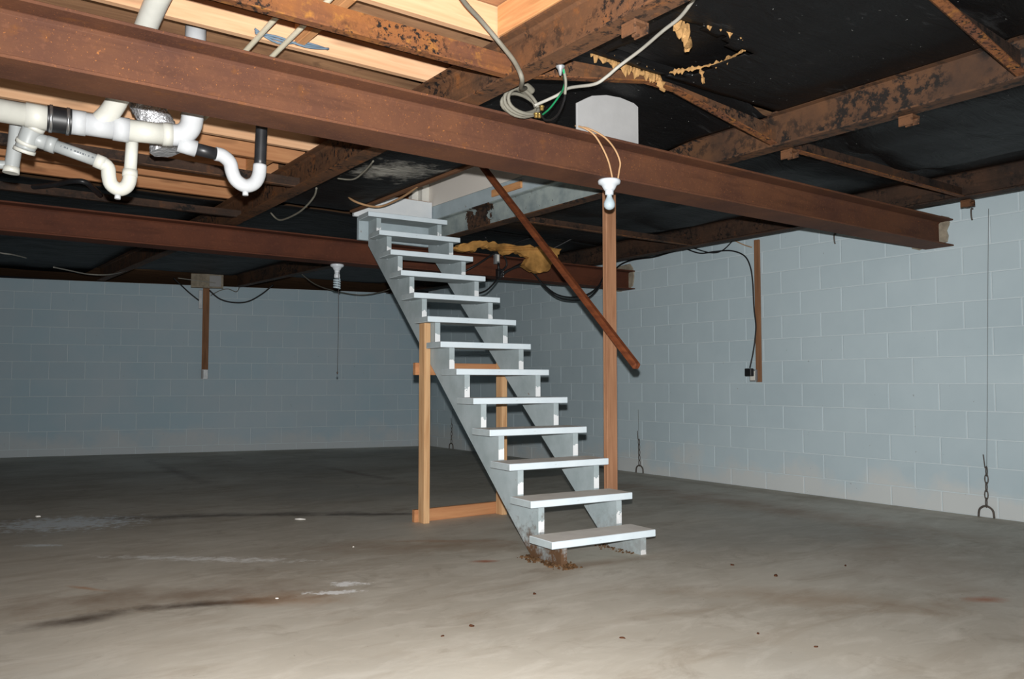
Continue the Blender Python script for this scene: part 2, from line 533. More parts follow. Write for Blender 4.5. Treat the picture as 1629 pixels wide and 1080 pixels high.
def tag(o, label=None, cat=None, group=None, kind=None):
    if label: o['label'] = label
    if cat: o['category'] = cat
    if group: o['group'] = group
    if kind: o['kind'] = kind
    return o


def empty(name, loc, label, cat, group=None, rz=0.0):
    o = bpy.data.objects.new(name, None)
    COL.objects.link(o)
    o.location = loc; o.rotation_euler = (0, 0, rz)
    o.empty_display_size = 0.1
    return tag(o, label, cat, group)


def structure(o, label):
    o['kind'] = 'structure'; o['label'] = label
    return o


# ================================================================== THE SETTING
structure(MB().box((-3, -3, -0.12), (6.95, 14.4, 0)).build('floor', 'concrete'), 'stained beige concrete cellar floor')


def block_mesh(name, l, h, mat):
    e = 0.0045; j = 0.0036; d = 0.004
    x0, x1, z0, z1 = j, l - j, j, h - j
    vs = [(x0, -0.02, z0), (x1, -0.02, z0), (x1, -0.02, z1), (x0, -0.02, z1),
          (x0, d - 0.002, z0), (x1, d - 0.002, z0), (x1, d - 0.002, z1), (x0, d - 0.002, z1),
          (x0 + e, d, z0 + e), (x1 - e, d, z0 + e), (x1 - e, d, z1 - e), (x0 + e, d, z1 - e)]
    fs = [(8, 9, 10, 11)]
    for i in range(4):
        k = (i + 1) % 4
        fs += [(i, k, 4 + k, 4 + i), (4 + i, 4 + k, 8 + k, 8 + i)]
    me = bpy.data.meshes.new(name)
    me.from_pydata(vs, [], fs)
    me.materials.append(M[mat])
    bm = bmesh.new(); bm.from_mesh(me); bmesh.ops.recalc_face_normals(bm, faces=bm.faces)
    # open shell: make sure the front looks into the room (+y)
    bm.faces.ensure_lookup_table()
    if bm.faces[0].normal.y < 0:
        bmesh.ops.reverse_faces(bm, faces=bm.faces)
    bm.to_mesh(me); bm.free()
    return me


def block_wall(name, label, origin, ang, length, top, bl, bh, z0, phase, mat, keep):
    """keep(x) -> True where blocks are single objects"""
    w = MB().box((-0.2 if name == 'wall_right' else 0, -0.2, 0), (length, 0, top)).build(name, 'mortar', recenter=False)
    w.location = origin; w.rotation_euler = (0, 0, ang)
    structure(w, label)
    cache = {}
    rest = MB()
    k = 0
    while z0 + k * bh < top - 0.02:
        za = max(z0 + k * bh, 0.0); zb = min(z0 + (k + 1) * bh, top)
        off = phase if k % 2 == 0 else phase + bl / 2
        off = off % bl - bl
        x = off
        while x < length - 0.02:
            xa, xb = max(x, 0.0), min(x + bl, length)
            if xb - xa > 0.04:
                key = (round(xb - xa, 3), round(zb - za, 3))
                if key not in cache:
                    cache[key] = block_mesh('concrete_block', key[0], key[1], mat)
                me = cache[key]
                if keep(xa):
                    o = bpy.data.objects.new('concrete_block', me)
                    COL.objects.link(o); o.parent = w
                    o.location = (xa, 0, za)
                else:
                    rest.add([(v.co.x + xa, v.co.y, v.co.z + za) for v in me.vertices], [list(pl.vertices) for pl in me.polygons])
            x += bl
        k += 1
    if rest.v:
        r = rest.build('concrete_block_field', mat, w, recenter=False)
        r['kind'] = 'stuff'
    return w


RW0, RWK = 6.44, 0.0195          # right wall: x = RW0 + RWK*y
rw_ang = math.atan2(1, RWK)
def rwx(y): return RW0 + RWK * y
block_wall('wall_right', 'pale blue painted concrete block wall on the right', (rwx(-3), -3, 0), rw_ang, 14.42, 2.46,
           0.4135, 0.209, -0.052, (2.829 + 3) % 0.4135, 'block_r', lambda x: x > 4.95)
BW = Vector((6.66, 11.38, 0)); BWD = (Vector((0.983, 12.943, 0)) - BW).normalized()
bw_ang = math.atan2(BWD.y, BWD.x)
block_wall('wall_back', 'shadowed blue grey painted block wall at the far end', BW, bw_ang, 10.0, 2.41,
           0.44, 0.2375, 0.098 - 0.2375, ((Vector((1.297, 12.856, 0)) - BW).length) % 0.44, 'block_b', lambda x: x < 8.6)
structure(MB().box((-3.2, -3, 0), (-3, 14.1, 2.46)).build('wall_left', 'block_r'), 'painted block wall left of the camera')
structure(MB().box((-3.2, -3.2, 0), (6.6, -3, 2.46)).build('wall_front', 'block_r'), 'painted block wall behind the camera')

# plywood deck with the stair opening
OX0, OX1, OY0, OY1 = 2.985, 3.785, 4.08, 6.42
dk = MB()
for lo, hi in (((-3.2, -3.2), (OX0, 14.4)), ((OX1, -3.2), (7.0, 14.4)), ((OX0, -3.2), (OX1, OY0)), ((OX0, OY1), (OX1, 14.4))):
    dk.box((lo[0], lo[1], 2.60), (hi[0], hi[1], 2.64))
structure(dk.build('ceiling', 'plywood'), 'brown plywood floor deck overhead')

# stairwell up to the house; unseen left, front, top added to block world light
structure(MB().box((3.766, OY0 - 0.1, 2.594), (3.85, OY1 + 0.6, 4.7)).build('wall_stairwell_right', 'wallpaint'), 'off white hallway wall above the stair opening')
structure(MB().box((OX0 - 0.10, OY0 - 0.1, 2.645), (OX0 - 0.02, OY1 + 0.6, 4.7)).build('wall_added_left', 'wallpaint'), 'added unseen wall closing off the left of the stair opening')
structure(MB().box((OX0 - 0.02, OY0 - 0.18, 2.645), (OX1, OY0 - 0.1, 4.7)).build('wall_added_front', 'wallpaint'), 'added unseen wall closing off the near end of the stair opening')
structure(MB().box((OX0 - 0.1, OY0 - 0.18, 4.7), (OX1 + 0.08, OY1 + 0.68, 4.76)).build('ceiling_added', 'wallpaint'), 'added unseen lid closing off the top above the stairs')
structure(MB().box((OX0 - 0.02, OY1 + 0.18, 2.645), (OX1, OY1 + 0.22, 4.7)).build('door_1', 'brown_door', bevel=0.004), 'brown door at the head of the stairs')
tr = MB().box((3.69, OY1 + 0.02, 2.6), (3.765, OY1 + 0.17, 4.6)).box((3.63, OY1 + 0.10, 2.6), (3.695, OY1 + 0.175, 4.6))
structure(tr.build('trim_1', 'trimwhite', bevel=0.006), 'white door casing at the head of the stairs')

# ================================================================== STEEL
def i_profile(c, z0, h, w, tf=0.012, tw=0.010):
    """I section in (across, z)"""
    a = w / 2; b = tw / 2; f = 0.012
    return [(c - a, z0), (c + a, z0), (c + a, z0 + tf), (c + b + f, z0 + tf + 0.004), (c + b, z0 + tf + f + 0.004),
            (c + b, z0 + h - tf - f - 0.004), (c + b + f, z0 + h - tf - 0.004), (c + a, z0 + h - tf), (c + a, z0 + h), (c - a, z0 + h), (c - a, z0 + h - tf),
            (c - b - f, z0 + h - tf - 0.004), (c - b, z0 + h - tf - f - 0.004), (c - b, z0 + tf + f + 0.004), (c - b - f, z0 + tf + 0.004), (c - a, z0 + tf)]

Z1 = 2.058; HB = 0.213
b1 = MB().prism(i_profile(3.207, Z1, HB, 0.225), -2.99, rwx(3.2) + 0.02, 'x').build('steel_beam', 'rust_beam', bevel=0.002)
tag(b1, 'near rusty steel I-beam crossing the whole room overhead', 'beam')
b2 = MB().prism(i_profile(6.745, 2.052, HB, 0.20), -2.99, rwx(6.7) + 0.02, 'x').build('steel_beam', 'rust_beam_dark', bevel=0.002)
tag(b2, 'far rusty steel I-beam running behind the stairs', 'beam')
# mortar round the beam ends
rnd = random.Random(4)
def patch(y0, y1, z0, z1, label):
    m = MB(); n = 18; yc, zc = (y0 + y1) / 2, (z0 + z1) / 2
    ring = []
    for k in range(n):
        a = 2 * PI * k / n
        q = 1 / max(abs(math.cos(a)), abs(math.sin(a)))
        q *= 0.82 + 0.25 * rnd.random()
        ring.append((yc + math.cos(a) * q * (y1 - y0) / 2, zc + math.sin(a) * q * (z1 - z0) / 2))
    vs = [(rwx(y) - 0.016, y, z) for y, z in ring] + [(rwx(y) + 0.02, yc + (y - yc) * 1.12, zc + (z - zc) * 1.12) for y, z in ring]
    fs = [list(range(n))] + [[i, (i + 1) % n, n + (i + 1) % n, n + i] for i in range(n)]
    m.add(vs, fs)
    return tag(m.build('mortar_patch', 'mortar_raw'), label, 'mortar')
patch(3.13, 3.42, 2.07, 2.30, 'rough mortar patch where the near beam meets the wall')
patch(6.66, 7.0, 2.06, 2.34, 'rough mortar patch where the far beam meets the wall')

def lift(y): return 0.0 if y < 7.2 else (y - 7.2) * 0.026
def rail(x, mat, label, y0=-1.5, x1=None):
    ys = [y0, 1, 3, 5, 7.2, 9, 11, (12.55 if x < 3 else (12.1 if x < 5 else 11.5))]
    o = MB().sweep_y(i_profile(x, 2.274, 0.186, 0.10, 0.009, 0.008), ys, lift, (lambda y: (y - 3) * 0.016) if x > 5 else (lambda y: (y - 3) * 0.006)).build('chassis_rail', mat)
    return tag(o, label, 'steel rail', 'chassis rails on the support beams')
rail(2.018, 'rust_rail', 'rusty chassis rail beside the exposed joists, above the cable coil')
rail(3.768, 'rust_rail_painted', 'chassis rail bordering the stair opening, partly brushed with grey paint')
rail(5.86, 'rust_dull', 'rusty chassis rail close to the right block wall')

def cross(x0, x1, y, mid, mat, label, h=0.10, web='rust_dull'):
    """cross member: upright web and a bottom lip; the bottom edge may rise to mid between the rails"""
    xm0 = x0 + (x1 - x0) * 0.42; xm1 = x0 + (x1 - x0) * 0.54
    zb = [(x0, 2.276), (xm0, mid), (xm1, mid), (x1, 2.276)] if mid > 2.28 else [(x0, 2.276), (x1, 2.276)]
    tp = [(x, min(z + h, 2.455)) for x, z in zb][::-1]
    m = MB()
    m.prism(zb + tp, y, y + 0.006, 'y', 0)
    for (a, za), (b, zb2) in zip(zb[:-1], zb[1:]):
        m.add([(a, y - 0.04, za), (b, y - 0.04, zb2), (b, y + 0.006, zb2), (a, y + 0.006, za),
               (a, y - 0.04, za + 0.006), (b, y - 0.04, zb2 + 0.006), (b, y + 0.006, zb2 + 0.006), (a, y + 0.006, za + 0.006)],
              [(0, 1, 2, 3), (7, 6, 5, 4), (0, 4, 5, 1), (3, 2, 6, 7), (0, 3, 7, 4), (1, 5, 6, 2)], 1)
    o = m.build('cross_member', [web, mat])
    return tag(o, label, 'cross member', 'steel cross members between the rails')
cross(-2.5, 2.010, 2.76, 2.276, 'rust_orange', 'orange rusted steel angle in front of the pine joists, above the near beam', 0.105, 'rust_orange')
cross(2.024, 3.76, 2.72, 2.412, 'rust_orange', 'arched cross member above the cement board offcut', 0.12, 'rust_rail')
cross(3.774, 5.846, 2.72, 2.276, 'rust_orange', 'straight cross member between the rails above the right end of the near beam', 0.075)
cross(2.016, 3.752, 1.49, 2.425, 'rust_orange', 'arched cross member at the top right corner of the view', 0.13)
cross(3.764, 5.83, 1.49, 2.276, 'rust_orange', 'cross member past the top right corner, by the right wall', 0.075)
cross(-2.5, 2.024, 5.15, 2.276, 'rust_rail', 'dark cross member behind the white drain traps', 0.07)
cross(3.788, 5.888, 5.20, 2.276, 'rust_rail', 'cross member seen right of the stair opening above the diagonal handrail', 0.06)
cross(-2.5, 2.030, 6.36, 2.276, 'rust_dull', 'dark cross member just above the left part of the far beam', 0.06)
cross(3.78, 5.868, 3.94, 2.276, 'rust_orange', 'cross member hidden behind the right half of the near beam', 0.06)

def bracket(x, y, label):
    m = MB().box((x - 0.04, y - 0.035, 2.262), (x + 0.03, y + 0.035, 2.272)).box((x - 0.04, y - 0.035, 2.222), (x - 0.032, y + 0.035, 2.262)).box((x + 0.022, y - 0.035, 2.232), (x + 0.03, y + 0.035, 2.262))
    m.box((x - 0.012, y - 0.012, 2.225), (x + 0.008, y + 0.012, 2.262))
    return tag(m.build('rail_clip', 'rust_rail', bevel=0.002), label, 'bracket', 'small steel clips under the rails')
bracket(2.04, 2.05, 'small steel clip under the rail beside the torn flap')
bracket(3.86, 2.70, 'small steel clip where two cross members meet under the middle rail')
bracket(3.82, 2.01, 'small steel clip alone on the middle rail, top right')
bracket(5.93, 2.72, 'small steel clip hanging against the right wall under the last rail')

# ================================================================== JOISTS
names = ['pine joist nearest the camera above the orange angle', 'pine joist right behind the orange angle', 'pine joist just above the near beam with blue wires',
         'pine joist hidden behind the near beam', 'pale pine joist above the white drain pipes', 'orange pine joist behind the black drop pipe',
         'orange pine joist above the drain traps', 'pine joist in front of the dark belly sheet', 'last pine joist low over the far beam']
for y, mt, lb in zip([2.20, 2.80, 3.40, 4.02, 4.88, 5.25, 5.75, 6.15, 6.55], ['pine_x', 'pine_x', 'pine_x', 'pine_x', 'pine_x', 'pine_orange_x', 'pine_orange_x', 'pine_orange_x', 'pine_orange_x'], names):
    xe = 2.42 if y < 2.5 else 2.10
    o = MB().box((-2.6, y, 2.462), (xe, y + 0.038, 2.599)).build('floor_joist', mt, bevel=0.003)
    tag(o, lb, 'joist', 'floor joists over the left half')
for (x, y0, y1), lb in zip([(1.30, 2.24, 2.80), (1.30, 2.845, 3.39), (1.96, 2.24, 2.795), (0.98, 4.925, 5.245), (1.86, 5.295, 5.745)],
                           ['short blocking board at the top edge left of the grey cable', 'short blocking board below the orange angle near the blue wires', 'short blocking board where the grey cable comes down',
                            'short blocking board over the foil duct', 'short blocking board beside the black drop pipe']):
    tag(MB().box((x, y0, 2.465), (x + 0.038, y1, 2.598)).build('blocking', 'pine_y', bevel=0.003), lb, 'board', 'blocking between the joists')
tag(MB().box((2.945, 4.09, 2.435), (2.983, 6.365, 2.599)).build('trimmer_board', 'rough_y', bevel=0.003), 'brown trimmer board along the left edge of the stair opening', 'board')
tag(MB().box((2.984, 4.49, 2.44), (3.075, 4.53, 2.545)).build('cleat', 'rough_y', bevel=0.003), 'brown wood scrap at the near left corner of the stair opening', 'wood scrap')

# ================================================================== BELLY SHEETS
def sheet(name, x0, x1, y0, y1, z, label, amp=0.035, seed=0, nx=26, ny=40, sag=0.0, cut=None, fz=None, skew=0.0):
    vs, fs = [], []
    for j in range(ny + 1):
        for i in range(nx + 1):
            u, v = i / nx, j / ny
            x = x0 + (x1 - x0) * u; y = y0 + (y1 - y0) * v
            nz = mnoise.fractal(Vector((x * 1.6 + seed, y * 0.9, seed)), 0.9, 2.0, 4)
            edge = min(1, 6 * min(u, 1 - u), 6 * min(v, 1 - v) + 0.2)
            zz = z - amp * (0.5 + nz) * edge - sag * math.sin(PI * u) * math.sin(PI * v)
            if fz: zz += fz(x, y)
            vs.append((x + skew * y, y, min(zz, 2.595)))
    for j in range(ny):
        for i in range(nx):
            a = j * (nx + 1) + i
            if cut and cut(x0 + (x1 - x0) * (i + .5) / nx, y0 + (y1 - y0) * (j + .5) / ny):
                continue
            fs.append((a, a + 1, a + nx + 2, a + nx + 1))
    m = MB(); m.add(vs, fs, 0, True)
    o = m.build(name, 'belly')
    sd = o.modifiers.new('thickness', 'SOLIDIFY'); sd.thickness = 0.003; sd.offset = 1
    return tag(o, label, 'plastic sheet', 'black belly sheets under the floor')
lf = lambda x, y: lift(y) * 0.85
def tear(x, y):
    w = 0.05 * mnoise.noise(Vector((x * 9, y * 9, 1.3)))
    return 2.43 + w < x < 2.91 + w and 2.21 + w < y < 2.62 - w
sheet('belly_sheet', 2.075, 3.712, -1.2, 2.665, 2.455, 'torn black belly sheet at the top right, beside the long grey cable', 0.03, 3.1, 60, 120, cut=tear)
sheet('belly_sheet', 2.10, 3.4, 1.95, 2.70, 2.53, 'loose black inner sheet showing through the tear', 0.03, 8.2, 12, 12)
sheet('belly_sheet', 2.075, 3.712, 2.735, 4.06, 2.55, 'black belly sheet over the near beam, behind the cement board', 0.02, 5.4, 40, 24, fz=lambda x, y: -0.11 * min(1, max(0, (x - 3.28) / 0.40)) ** 1.5 - 0.09 * min(1, max(0, (2.5 - x) / 0.4)) - 0.06 * min(1, max(0, (y - 3.3) / 0.5)))
sheet('belly_sheet', 3.82, 5.755, -1.2, 6.35, 2.445, 'large black belly sheet between the last two rails', 0.05, 1.7, 26, 60, 0.03, skew=0.010)
sheet('belly_sheet', 5.95, 6.40, -1.2, 11.2, 2.45, 'narrow black belly sheet between the last rail and the wall', 0.02, 2.9, 8, 60, skew=0.019)
sheet('belly_sheet', 2.085, 2.94, 4.07, 6.36, 2.45, 'scuffed grey and black belly sheet left of the stair opening', 0.03, 6.6, 18, 40)
sheet('belly_sheet', -2.9, 1.97, 6.62, 13.2, 2.445, 'black belly sheet beyond the far beam on the left', 0.04, 4.9, 40, 50, fz=lf)
sheet('belly_sheet', 2.11, 3.71, 6.45, 11.95, 2.445, 'black belly sheet beyond the far beam behind the top of the stairs', 0.04, 7.7, 20, 50, fz=lf)
sheet('belly_sheet', 3.86, 5.84, 6.38, 11.5, 2.445, 'black belly sheet beyond the far beam above the room corner', 0.04, 7.1, 20, 50, fz=lf)


def ragged(name, pts, r, label, mat, seed, drop=1.6):
    """torn fibrous edge: a lumpy strip along a path"""
    rg = random.Random(seed)
    m = MB()
    P = [Vector(q) for q in pts]
    Q = []
    for a, b in zip(P[:-1], P[1:]):
        n = max(2, int((b - a).length / 0.009))
        for k in range(n):
            Q.append(a.lerp(b, k / n))
    Q.append(P[-1])
    n = 8; vs = []; fs = []
    for i, q in enumerate(Q):
        e = min(1, i / 2 + 0.15, (len(Q) - 1 - i) / 2 + 0.15)
        tn = (Q[min(i + 1, len(Q) - 1)] - Q[max(i - 1, 0)]).normalized()
        s = tn.cross(Vector((0, 0, 1)))
        s = s.normalized() if s.length > 0.05 else Vector((1, 0, 0))
        u = s.cross(tn)
        hgt = r * (0.4 + rg.random() ** 2.0 * drop * 1.3)
        q = q + Vector((rg.uniform(-1, 1), rg.uniform(-1, 1), rg.uniform(-.6, .6))) * r * 0.25
        for k in range(n):
            a = 2 * PI * k / n
            rr = (0.7 + 0.6 * rg.random()) * e
            vs.append(q + s * math.cos(a) * r * 0.55 * rr + u * math.sin(a) * hgt * rr)
    for i in range(len(Q) - 1):
        for k in range(n):
            j = (k + 1) % n
            fs.append((i * n + k, i * n + j, (i + 1) * n + j, (i + 1) * n + k))
    fs.append(tuple(range(n))); fs.append(tuple((len(Q) - 1) * n + k for k in range(n)))
    m.add(vs, fs)
    return tag(m.build(name, mat), label, 'insulation', 'torn insulation edges')
ragged('torn_insulation', [(2.40, 2.70, 2.47), (2.55, 2.69, 2.45), (2.70, 2.68, 2.44), (2.80, 2.67, 2.435), (2.83, 2.665, 2.37)], 0.016, 'tan torn insulation strip along the arched cross member', 'insul_brown', 1)
ragged('torn_insulation', [(2.84, 2.64, 2.46), (2.90, 2.50, 2.455), (2.93, 2.40, 2.45), (2.89, 2.20, 2.455)], 0.008, 'thin tan torn edge on the far side of the belly tear', 'insul_brown', 2)
ragged('torn_insulation', [(2.40, 2.19, 2.455), (2.45, 2.22, 2.44), (2.52, 2.24, 2.42), (2.56, 2.27, 2.37)], 0.030, 'hanging tan insulation tuft beside the long grey cable', 'insul_brown', 3)
ragged('torn_insulation', [(2.55, 2.17, 2.46), (2.68, 2.155, 2.455), (2.88, 2.15, 2.455)], 0.013, 'tan torn insulation strip at the near side of the belly tear', 'insul_brown', 4)
ragged('torn_insulation', [(2.90, 2.50, 2.45), (2.91, 2.495, 2.40), (2.90, 2.49, 2.375)], 0.010, 'small hanging scrap of tan insulation under the belly tear', 'insul_brown', 5)

# yellow batt hanging behind the stairs
out = [(3.86, 2.19), (3.97, 2.255), (4.2, 2.30), (4.35, 2.295), (4.8, 2.31), (5.13, 2.32), (5.06, 2.21), (5.0, 2.15), (4.95, 2.07), (4.80, 2.055), (4.66, 2.10), (4.72, 2.20), (4.55, 2.235), (4.46, 2.20), (4.36, 2.225), (4.2, 2.245), (4.1, 2.20), (3.95, 2.18)]
rg = random.Random(9)
dense = []
for (a, b), (c2, d2) in zip(out, out[1:] + out[:1]):
    for k in range(6):
        s = k / 6
        dense.append((a + (c2 - a) * s + rg.uniform(-.012, .012), b + (d2 - b) * s + rg.uniform(-.012, .012)))
m = MB()
n = len(dense)
m.add([(x, 6.20 + rg.uniform(-.01, .01), z) for x, z in dense] + [(x, 6.26 + rg.uniform(-.01, .01), z) for x, z in dense],
      [list(range(n)), list(range(n, 2 * n))[::-1]] + [[i, (i + 1) % n, n + (i + 1) % n, n + i] for i in range(n)])
tag(m.build('insulation_batt', 'insul_yellow'), 'yellow insulation batt hanging behind the diagonal handrail', 'insulation')

# ================================================================== STAIRS
SX, SY, SW, RUN, SZ, RISE, SROT = 2.801, 3.468, 0.732, 0.2222, 0.147, 0.1889, -0.0776
st = empty('staircase', (SX, SY, 0), 'open wooden staircase painted pale blue grey with white tread edges', 'staircase', rz=SROT)
prof = [(0.05, 0.0)]
for n in range(13):
    z = SZ + RISE * n - 0.04
    prof += [(0.05 + RUN * n, z), (0.05 + RUN * (n + 1), z)]
prof[-1] = (2.895, prof[-1][1])
prof += [(2.895, 2.165), (0.345, 0.0)]
for u0 in (0.086, 0.652):
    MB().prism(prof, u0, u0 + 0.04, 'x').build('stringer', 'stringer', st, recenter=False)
tm = None
for n in range(13):
    if tm is None:
        o = MB().box((0, 0, -0.04), (SW, RUN + 0.004, 0), mis=[1, 2, 0, 1, 1, 1]).build('tread', ['tread_white', 'tread_side', 'tread_top'], st, bevel=0.003, recenter=False)
        tm = o.data
    else:
        o = bpy.data.objects.new('tread', tm); COL.objects.link(o); o.parent = st
    o.location = ((-0.006, 0.004, 0.0)[n % 3], RUN * n, SZ + RISE * n)
    o.rotation_euler = (0, 0, (0.004, -0.003, 0.0, -0.005)[n % 4])

# rotten crumbs at the stair foot
rg = random.Random(21)
m = MB()
for k in range(420):
    bx = 2.905 + rg.gauss(0, 0.035); by = 3.60 + rg.uniform(-0.18, 0.24); s = rg.uniform(0.002, 0.010)
    if k > 300: bx = 3.47 + rg.gauss(0, 0.035); by = 3.62 + rg.uniform(-0.1, 0.2); s *= 0.7
    a = rg.uniform(0, PI)
    vs = []
    for q in ((-1, -1, 0), (1, -1, 0), (1, 1, 0), (-1, 1, 0), (-.5, -.6, 1), (.6, -.5, .8), (.5, .6, 1), (-.6, .5, .9)):
        X = q[0] * s * rg.uniform(.6, 1.2); Y = q[1] * s * rg.uniform(.6, 1.2)
        vs.append((bx + X * math.cos(a) - Y * math.sin(a), by + X * math.sin(a) + Y * math.cos(a), q[2] * s * 1.1))
    m.add(vs, [(0, 3, 2, 1), (4, 5, 6, 7), (0, 1, 5, 4), (1, 2, 6, 5), (2, 3, 7, 6), (3, 0, 4, 7)])
tag(m.build('rot_crumbs', 'rubble'), 'brown rotten wood crumbs at the foot of the stairs', 'debris', kind='stuff')

# support frame under the middle of the stairs
sf = empty('support_frame', (3.3, 5.17, 0), 'raw pine support frame of two studs under the stairs', 'frame')
B = (3.3, 5.17, 0)
MB().box((2.962, 5.125, 0), (3.012, 5.205, 1.428)).build('post', 'stud_z', sf, 0.003, base=B)
MB().box((3.635, 5.115, 0), (3.685, 5.195, 1.428)).build('post', 'stud_z', sf, 0.003, base=B)
MB().box((2.935, 5.207, 0), (3.70, 5.245, 0.089)).build('bottom_plate', 'pine_orange_x', sf, 0.003, base=B)
MB().box((2.935, 5.207, 1.055), (3.66, 5.245, 1.144)).build('crosspiece', 'pine_orange_x', sf, 0.003, base=B)

# tall post and handrail
po = MB(); po.add([(3.602, 3.905, 0), (3.69, 3.905, 0), (3.69, 3.943, 0), (3.602, 3.943, 0), (3.612, 3.915, 2.27), (3.70, 3.915, 2.27), (3.70, 3.953, 2.27), (3.612, 3.953, 2.27)],
                  [(0, 3, 2, 1), (4, 5, 6, 7), (0, 1, 5, 4), (1, 2, 6, 5), (2, 3, 7, 6), (3, 0, 4, 7)])
tag(po.build('wood_post', 'post_z', bevel=0.003), 'tall brown wooden post behind the right side of the stairs', 'post')
hr = MB().bar((3.545, 3.575, 1.092), (3.62, 5.45, 2.80), 0.052, 0.046)
tag(hr.build('handrail', 'rail_wood', bevel=0.012), 'diagonal brown wooden handrail ending in mid air right of the stairs', 'handrail')

# boards framing the head of the stairs
tag(MB().box((3.035, 6.375, 2.216), (3.72, 6.415, 2.41)).build('header_board', 'board_blue', bevel=0.003), 'pale blue header board behind the top stair tread', 'board')
tag(MB().box((2.99, 6.372, 2.414), (3.752, 6.41, 2.625)).build('riser_board', 'riser_white', bevel=0.003), 'chipped white riser board above the top tread', 'board')
tag(MB().box((3.762, 4.10, 2.463), (3.784, 6.41, 2.592)).build('fascia_board', 'board_blue', bevel=0.003), 'pale blue board lining the right side of the stair opening', 'board')
tag(MB().box((3.743, 5.02, 2.50), (3.761, 5.42, 2.555)).build('wood_cleat', 'pine_y', bevel=0.002), 'small raw wood cleat nailed to the pale blue opening board', 'wood scrap')

# ================================================================== CEMENT BOARD OFFCUT on the near beam
m = MB(); e = 0.0
pf = [(2.696, 2.2725), (3.132, 2.2725), (3.132, 2.49), (3.10, 2.505), (3.0, 2.515), (2.90, 2.508), (2.80, 2.483), (2.76, 2.462), (2.696, 2.425)]
m.prism(pf, 3.135, 3.147, 'y')
tag(m.build('cement_board_offcut', 'paper', bevel=0.002), 'pale grey board offcut standing on the near beam', 'board')

# ================================================================== LIGHT FIXTURES
def lamp(c, label, cfl):
    e = empty('lampholder', (c[0], c[1], c[2] - 0.17), label, 'light fixture', 'bare bulb lampholders')
    Bz = (c[0], c[1], c[2] - 0.17)
    MB().lathe([(0.058, 0), (0.060, -0.008), (0.056, -0.020), (0.040, -0.028), (0.031, -0.046), (0.024, -0.056)], c, 28).build('porcelain_base', 'porcelain', e, base=Bz)
    MB().lathe([(0.022, -0.05), (0.023, -0.062), (0.021, -0.078)], c, 20).build('socket', 'porcelain', e, base=Bz)
    if not cfl:
        MB().lathe([(0.013, -0.074), (0.0145, -0.088), (0.020, -0.100), (0.0275, -0.114), (0.030, -0.127), (0.0275, -0.141), (0.019, -0.151), (0.008, -0.156), (0.001, -0.157)], c, 24).build('bulb', 'bulb', e, base=Bz)
    else:
        b = MB().lathe([(0.014, -0.07), (0.024, -0.085), (0.027, -0.098), (0.027, -0.118), (0.020, -0.124)], c, 20).build('ballast', 'porcelain', e, base=Bz)
        pts = []
        for k in range(57):
            a = k * 2 * PI / 14
            r = 0.026
            pts.append((c[0] + r * math.cos(a), c[1] + r * math.sin(a), c[2] - 0.130 - k * 0.00150))
        MB().tube(pts, 0.0085, 8, smooth_path=False).build('spiral_bulb', 'bulb', e, base=Bz)
        MB().tube([(c[0], c[1] - 0.03, c[2] - 0.07), (c[0] + 0.004, c[1] - 0.032, c[2] - 0.5), (c[0], c[1] - 0.03, 1.09)], 0.0016, 5).build('pull_cord', 'chain', e, base=Bz)
        MB().lathe([(0.002, 0.012), (0.007, 0.008), (0.008, 0.0), (0.003, -0.012)], (c[0], c[1] - 0.03, 1.085), 8).build('pull_knob', 'chain', e, base=Bz)
    return e
LA = (2.915, 3.135, 2.057)
la = lamp(LA, 'white porcelain lampholder with a plain bulb under the near beam', False)
for pts in ([(2.704, 3.160, 2.313), (2.716, 3.100, 2.287), (2.766, 3.083, 2.257), (2.821, 3.083, 2.201), (2.864, 3.083, 2.133), (2.895, 3.09, 2.058)],
            [(2.734, 3.170, 2.321), (2.758, 3.100, 2.288), (2.839, 3.083, 2.257), (2.909, 3.083, 2.206), (2.944, 3.083, 2.146), (2.939, 3.085, 2.100), (2.935, 3.09, 2.058)]):
    MB().tube(pts, 0.0048, 8).build('lamp_wire', 'cable_tan', la, base=(LA[0], LA[1], LA[2] - 0.17))
lamp((3.03, 6.80, 2.051), 'white lampholder with a spiral bulb and pull cord under the far beam', True)

# ================================================================== CABLES
def cable(name, pts, r, mat, label, cat='cable', sub=6):
    return tag(MB().tube(pts, r, 8, sub=sub).build(name, mat), label, cat)
cable('grey_cable', [(1.50, 2.50, 2.53), (1.666, 2.611, 2.475), (1.80, 2.68, 2.45), (1.895, 2.685, 2.385), (1.930, 2.63, 2.296), (1.945, 2.60, 2.222), (2.06, 2.76, 2.255), (2.235, 2.960, 2.350)], 0.010, 'cable_grey', 'thick grey cable dropping from the joists to the coil')
ck = empty('cable_coil', (2.24, 2.99, 2.23), 'coiled grey cable hanging at the top edge of the near beam', 'cable')
for q, (rx, rz, dy, tl) in enumerate(((0.098, 0.058, 0.0, -0.10), (0.092, 0.062, 0.014, -0.02), (0.086, 0.054, -0.014, -0.16), (0.10, 0.045, 0.022, 0.10))):
    pts = []
    for k in range(25):
        a = 2 * PI * k / 24
        x = rx * math.cos(a); z = rz * math.sin(a)
        pts.append((2.238 + x * math.cos(tl) - z * math.sin(tl), 2.992 + dy + 0.01 * math.sin(2 * a), 2.292 + x * math.sin(tl) + z * math.cos(tl)))
    MB().tube(pts, 0.0085, 8, smooth_path=False).build('cable_loop', 'cable_grey', ck, base=(2.24, 2.99, 2.23))
MB().tube([(2.195, 2.975, 2.350), (2.24, 2.965, 2.362), (2.285, 2.975, 2.350)], 0.017, 10).build('tape_wrap', 'cable_grey', ck, base=(2.24, 2.99, 2.23))
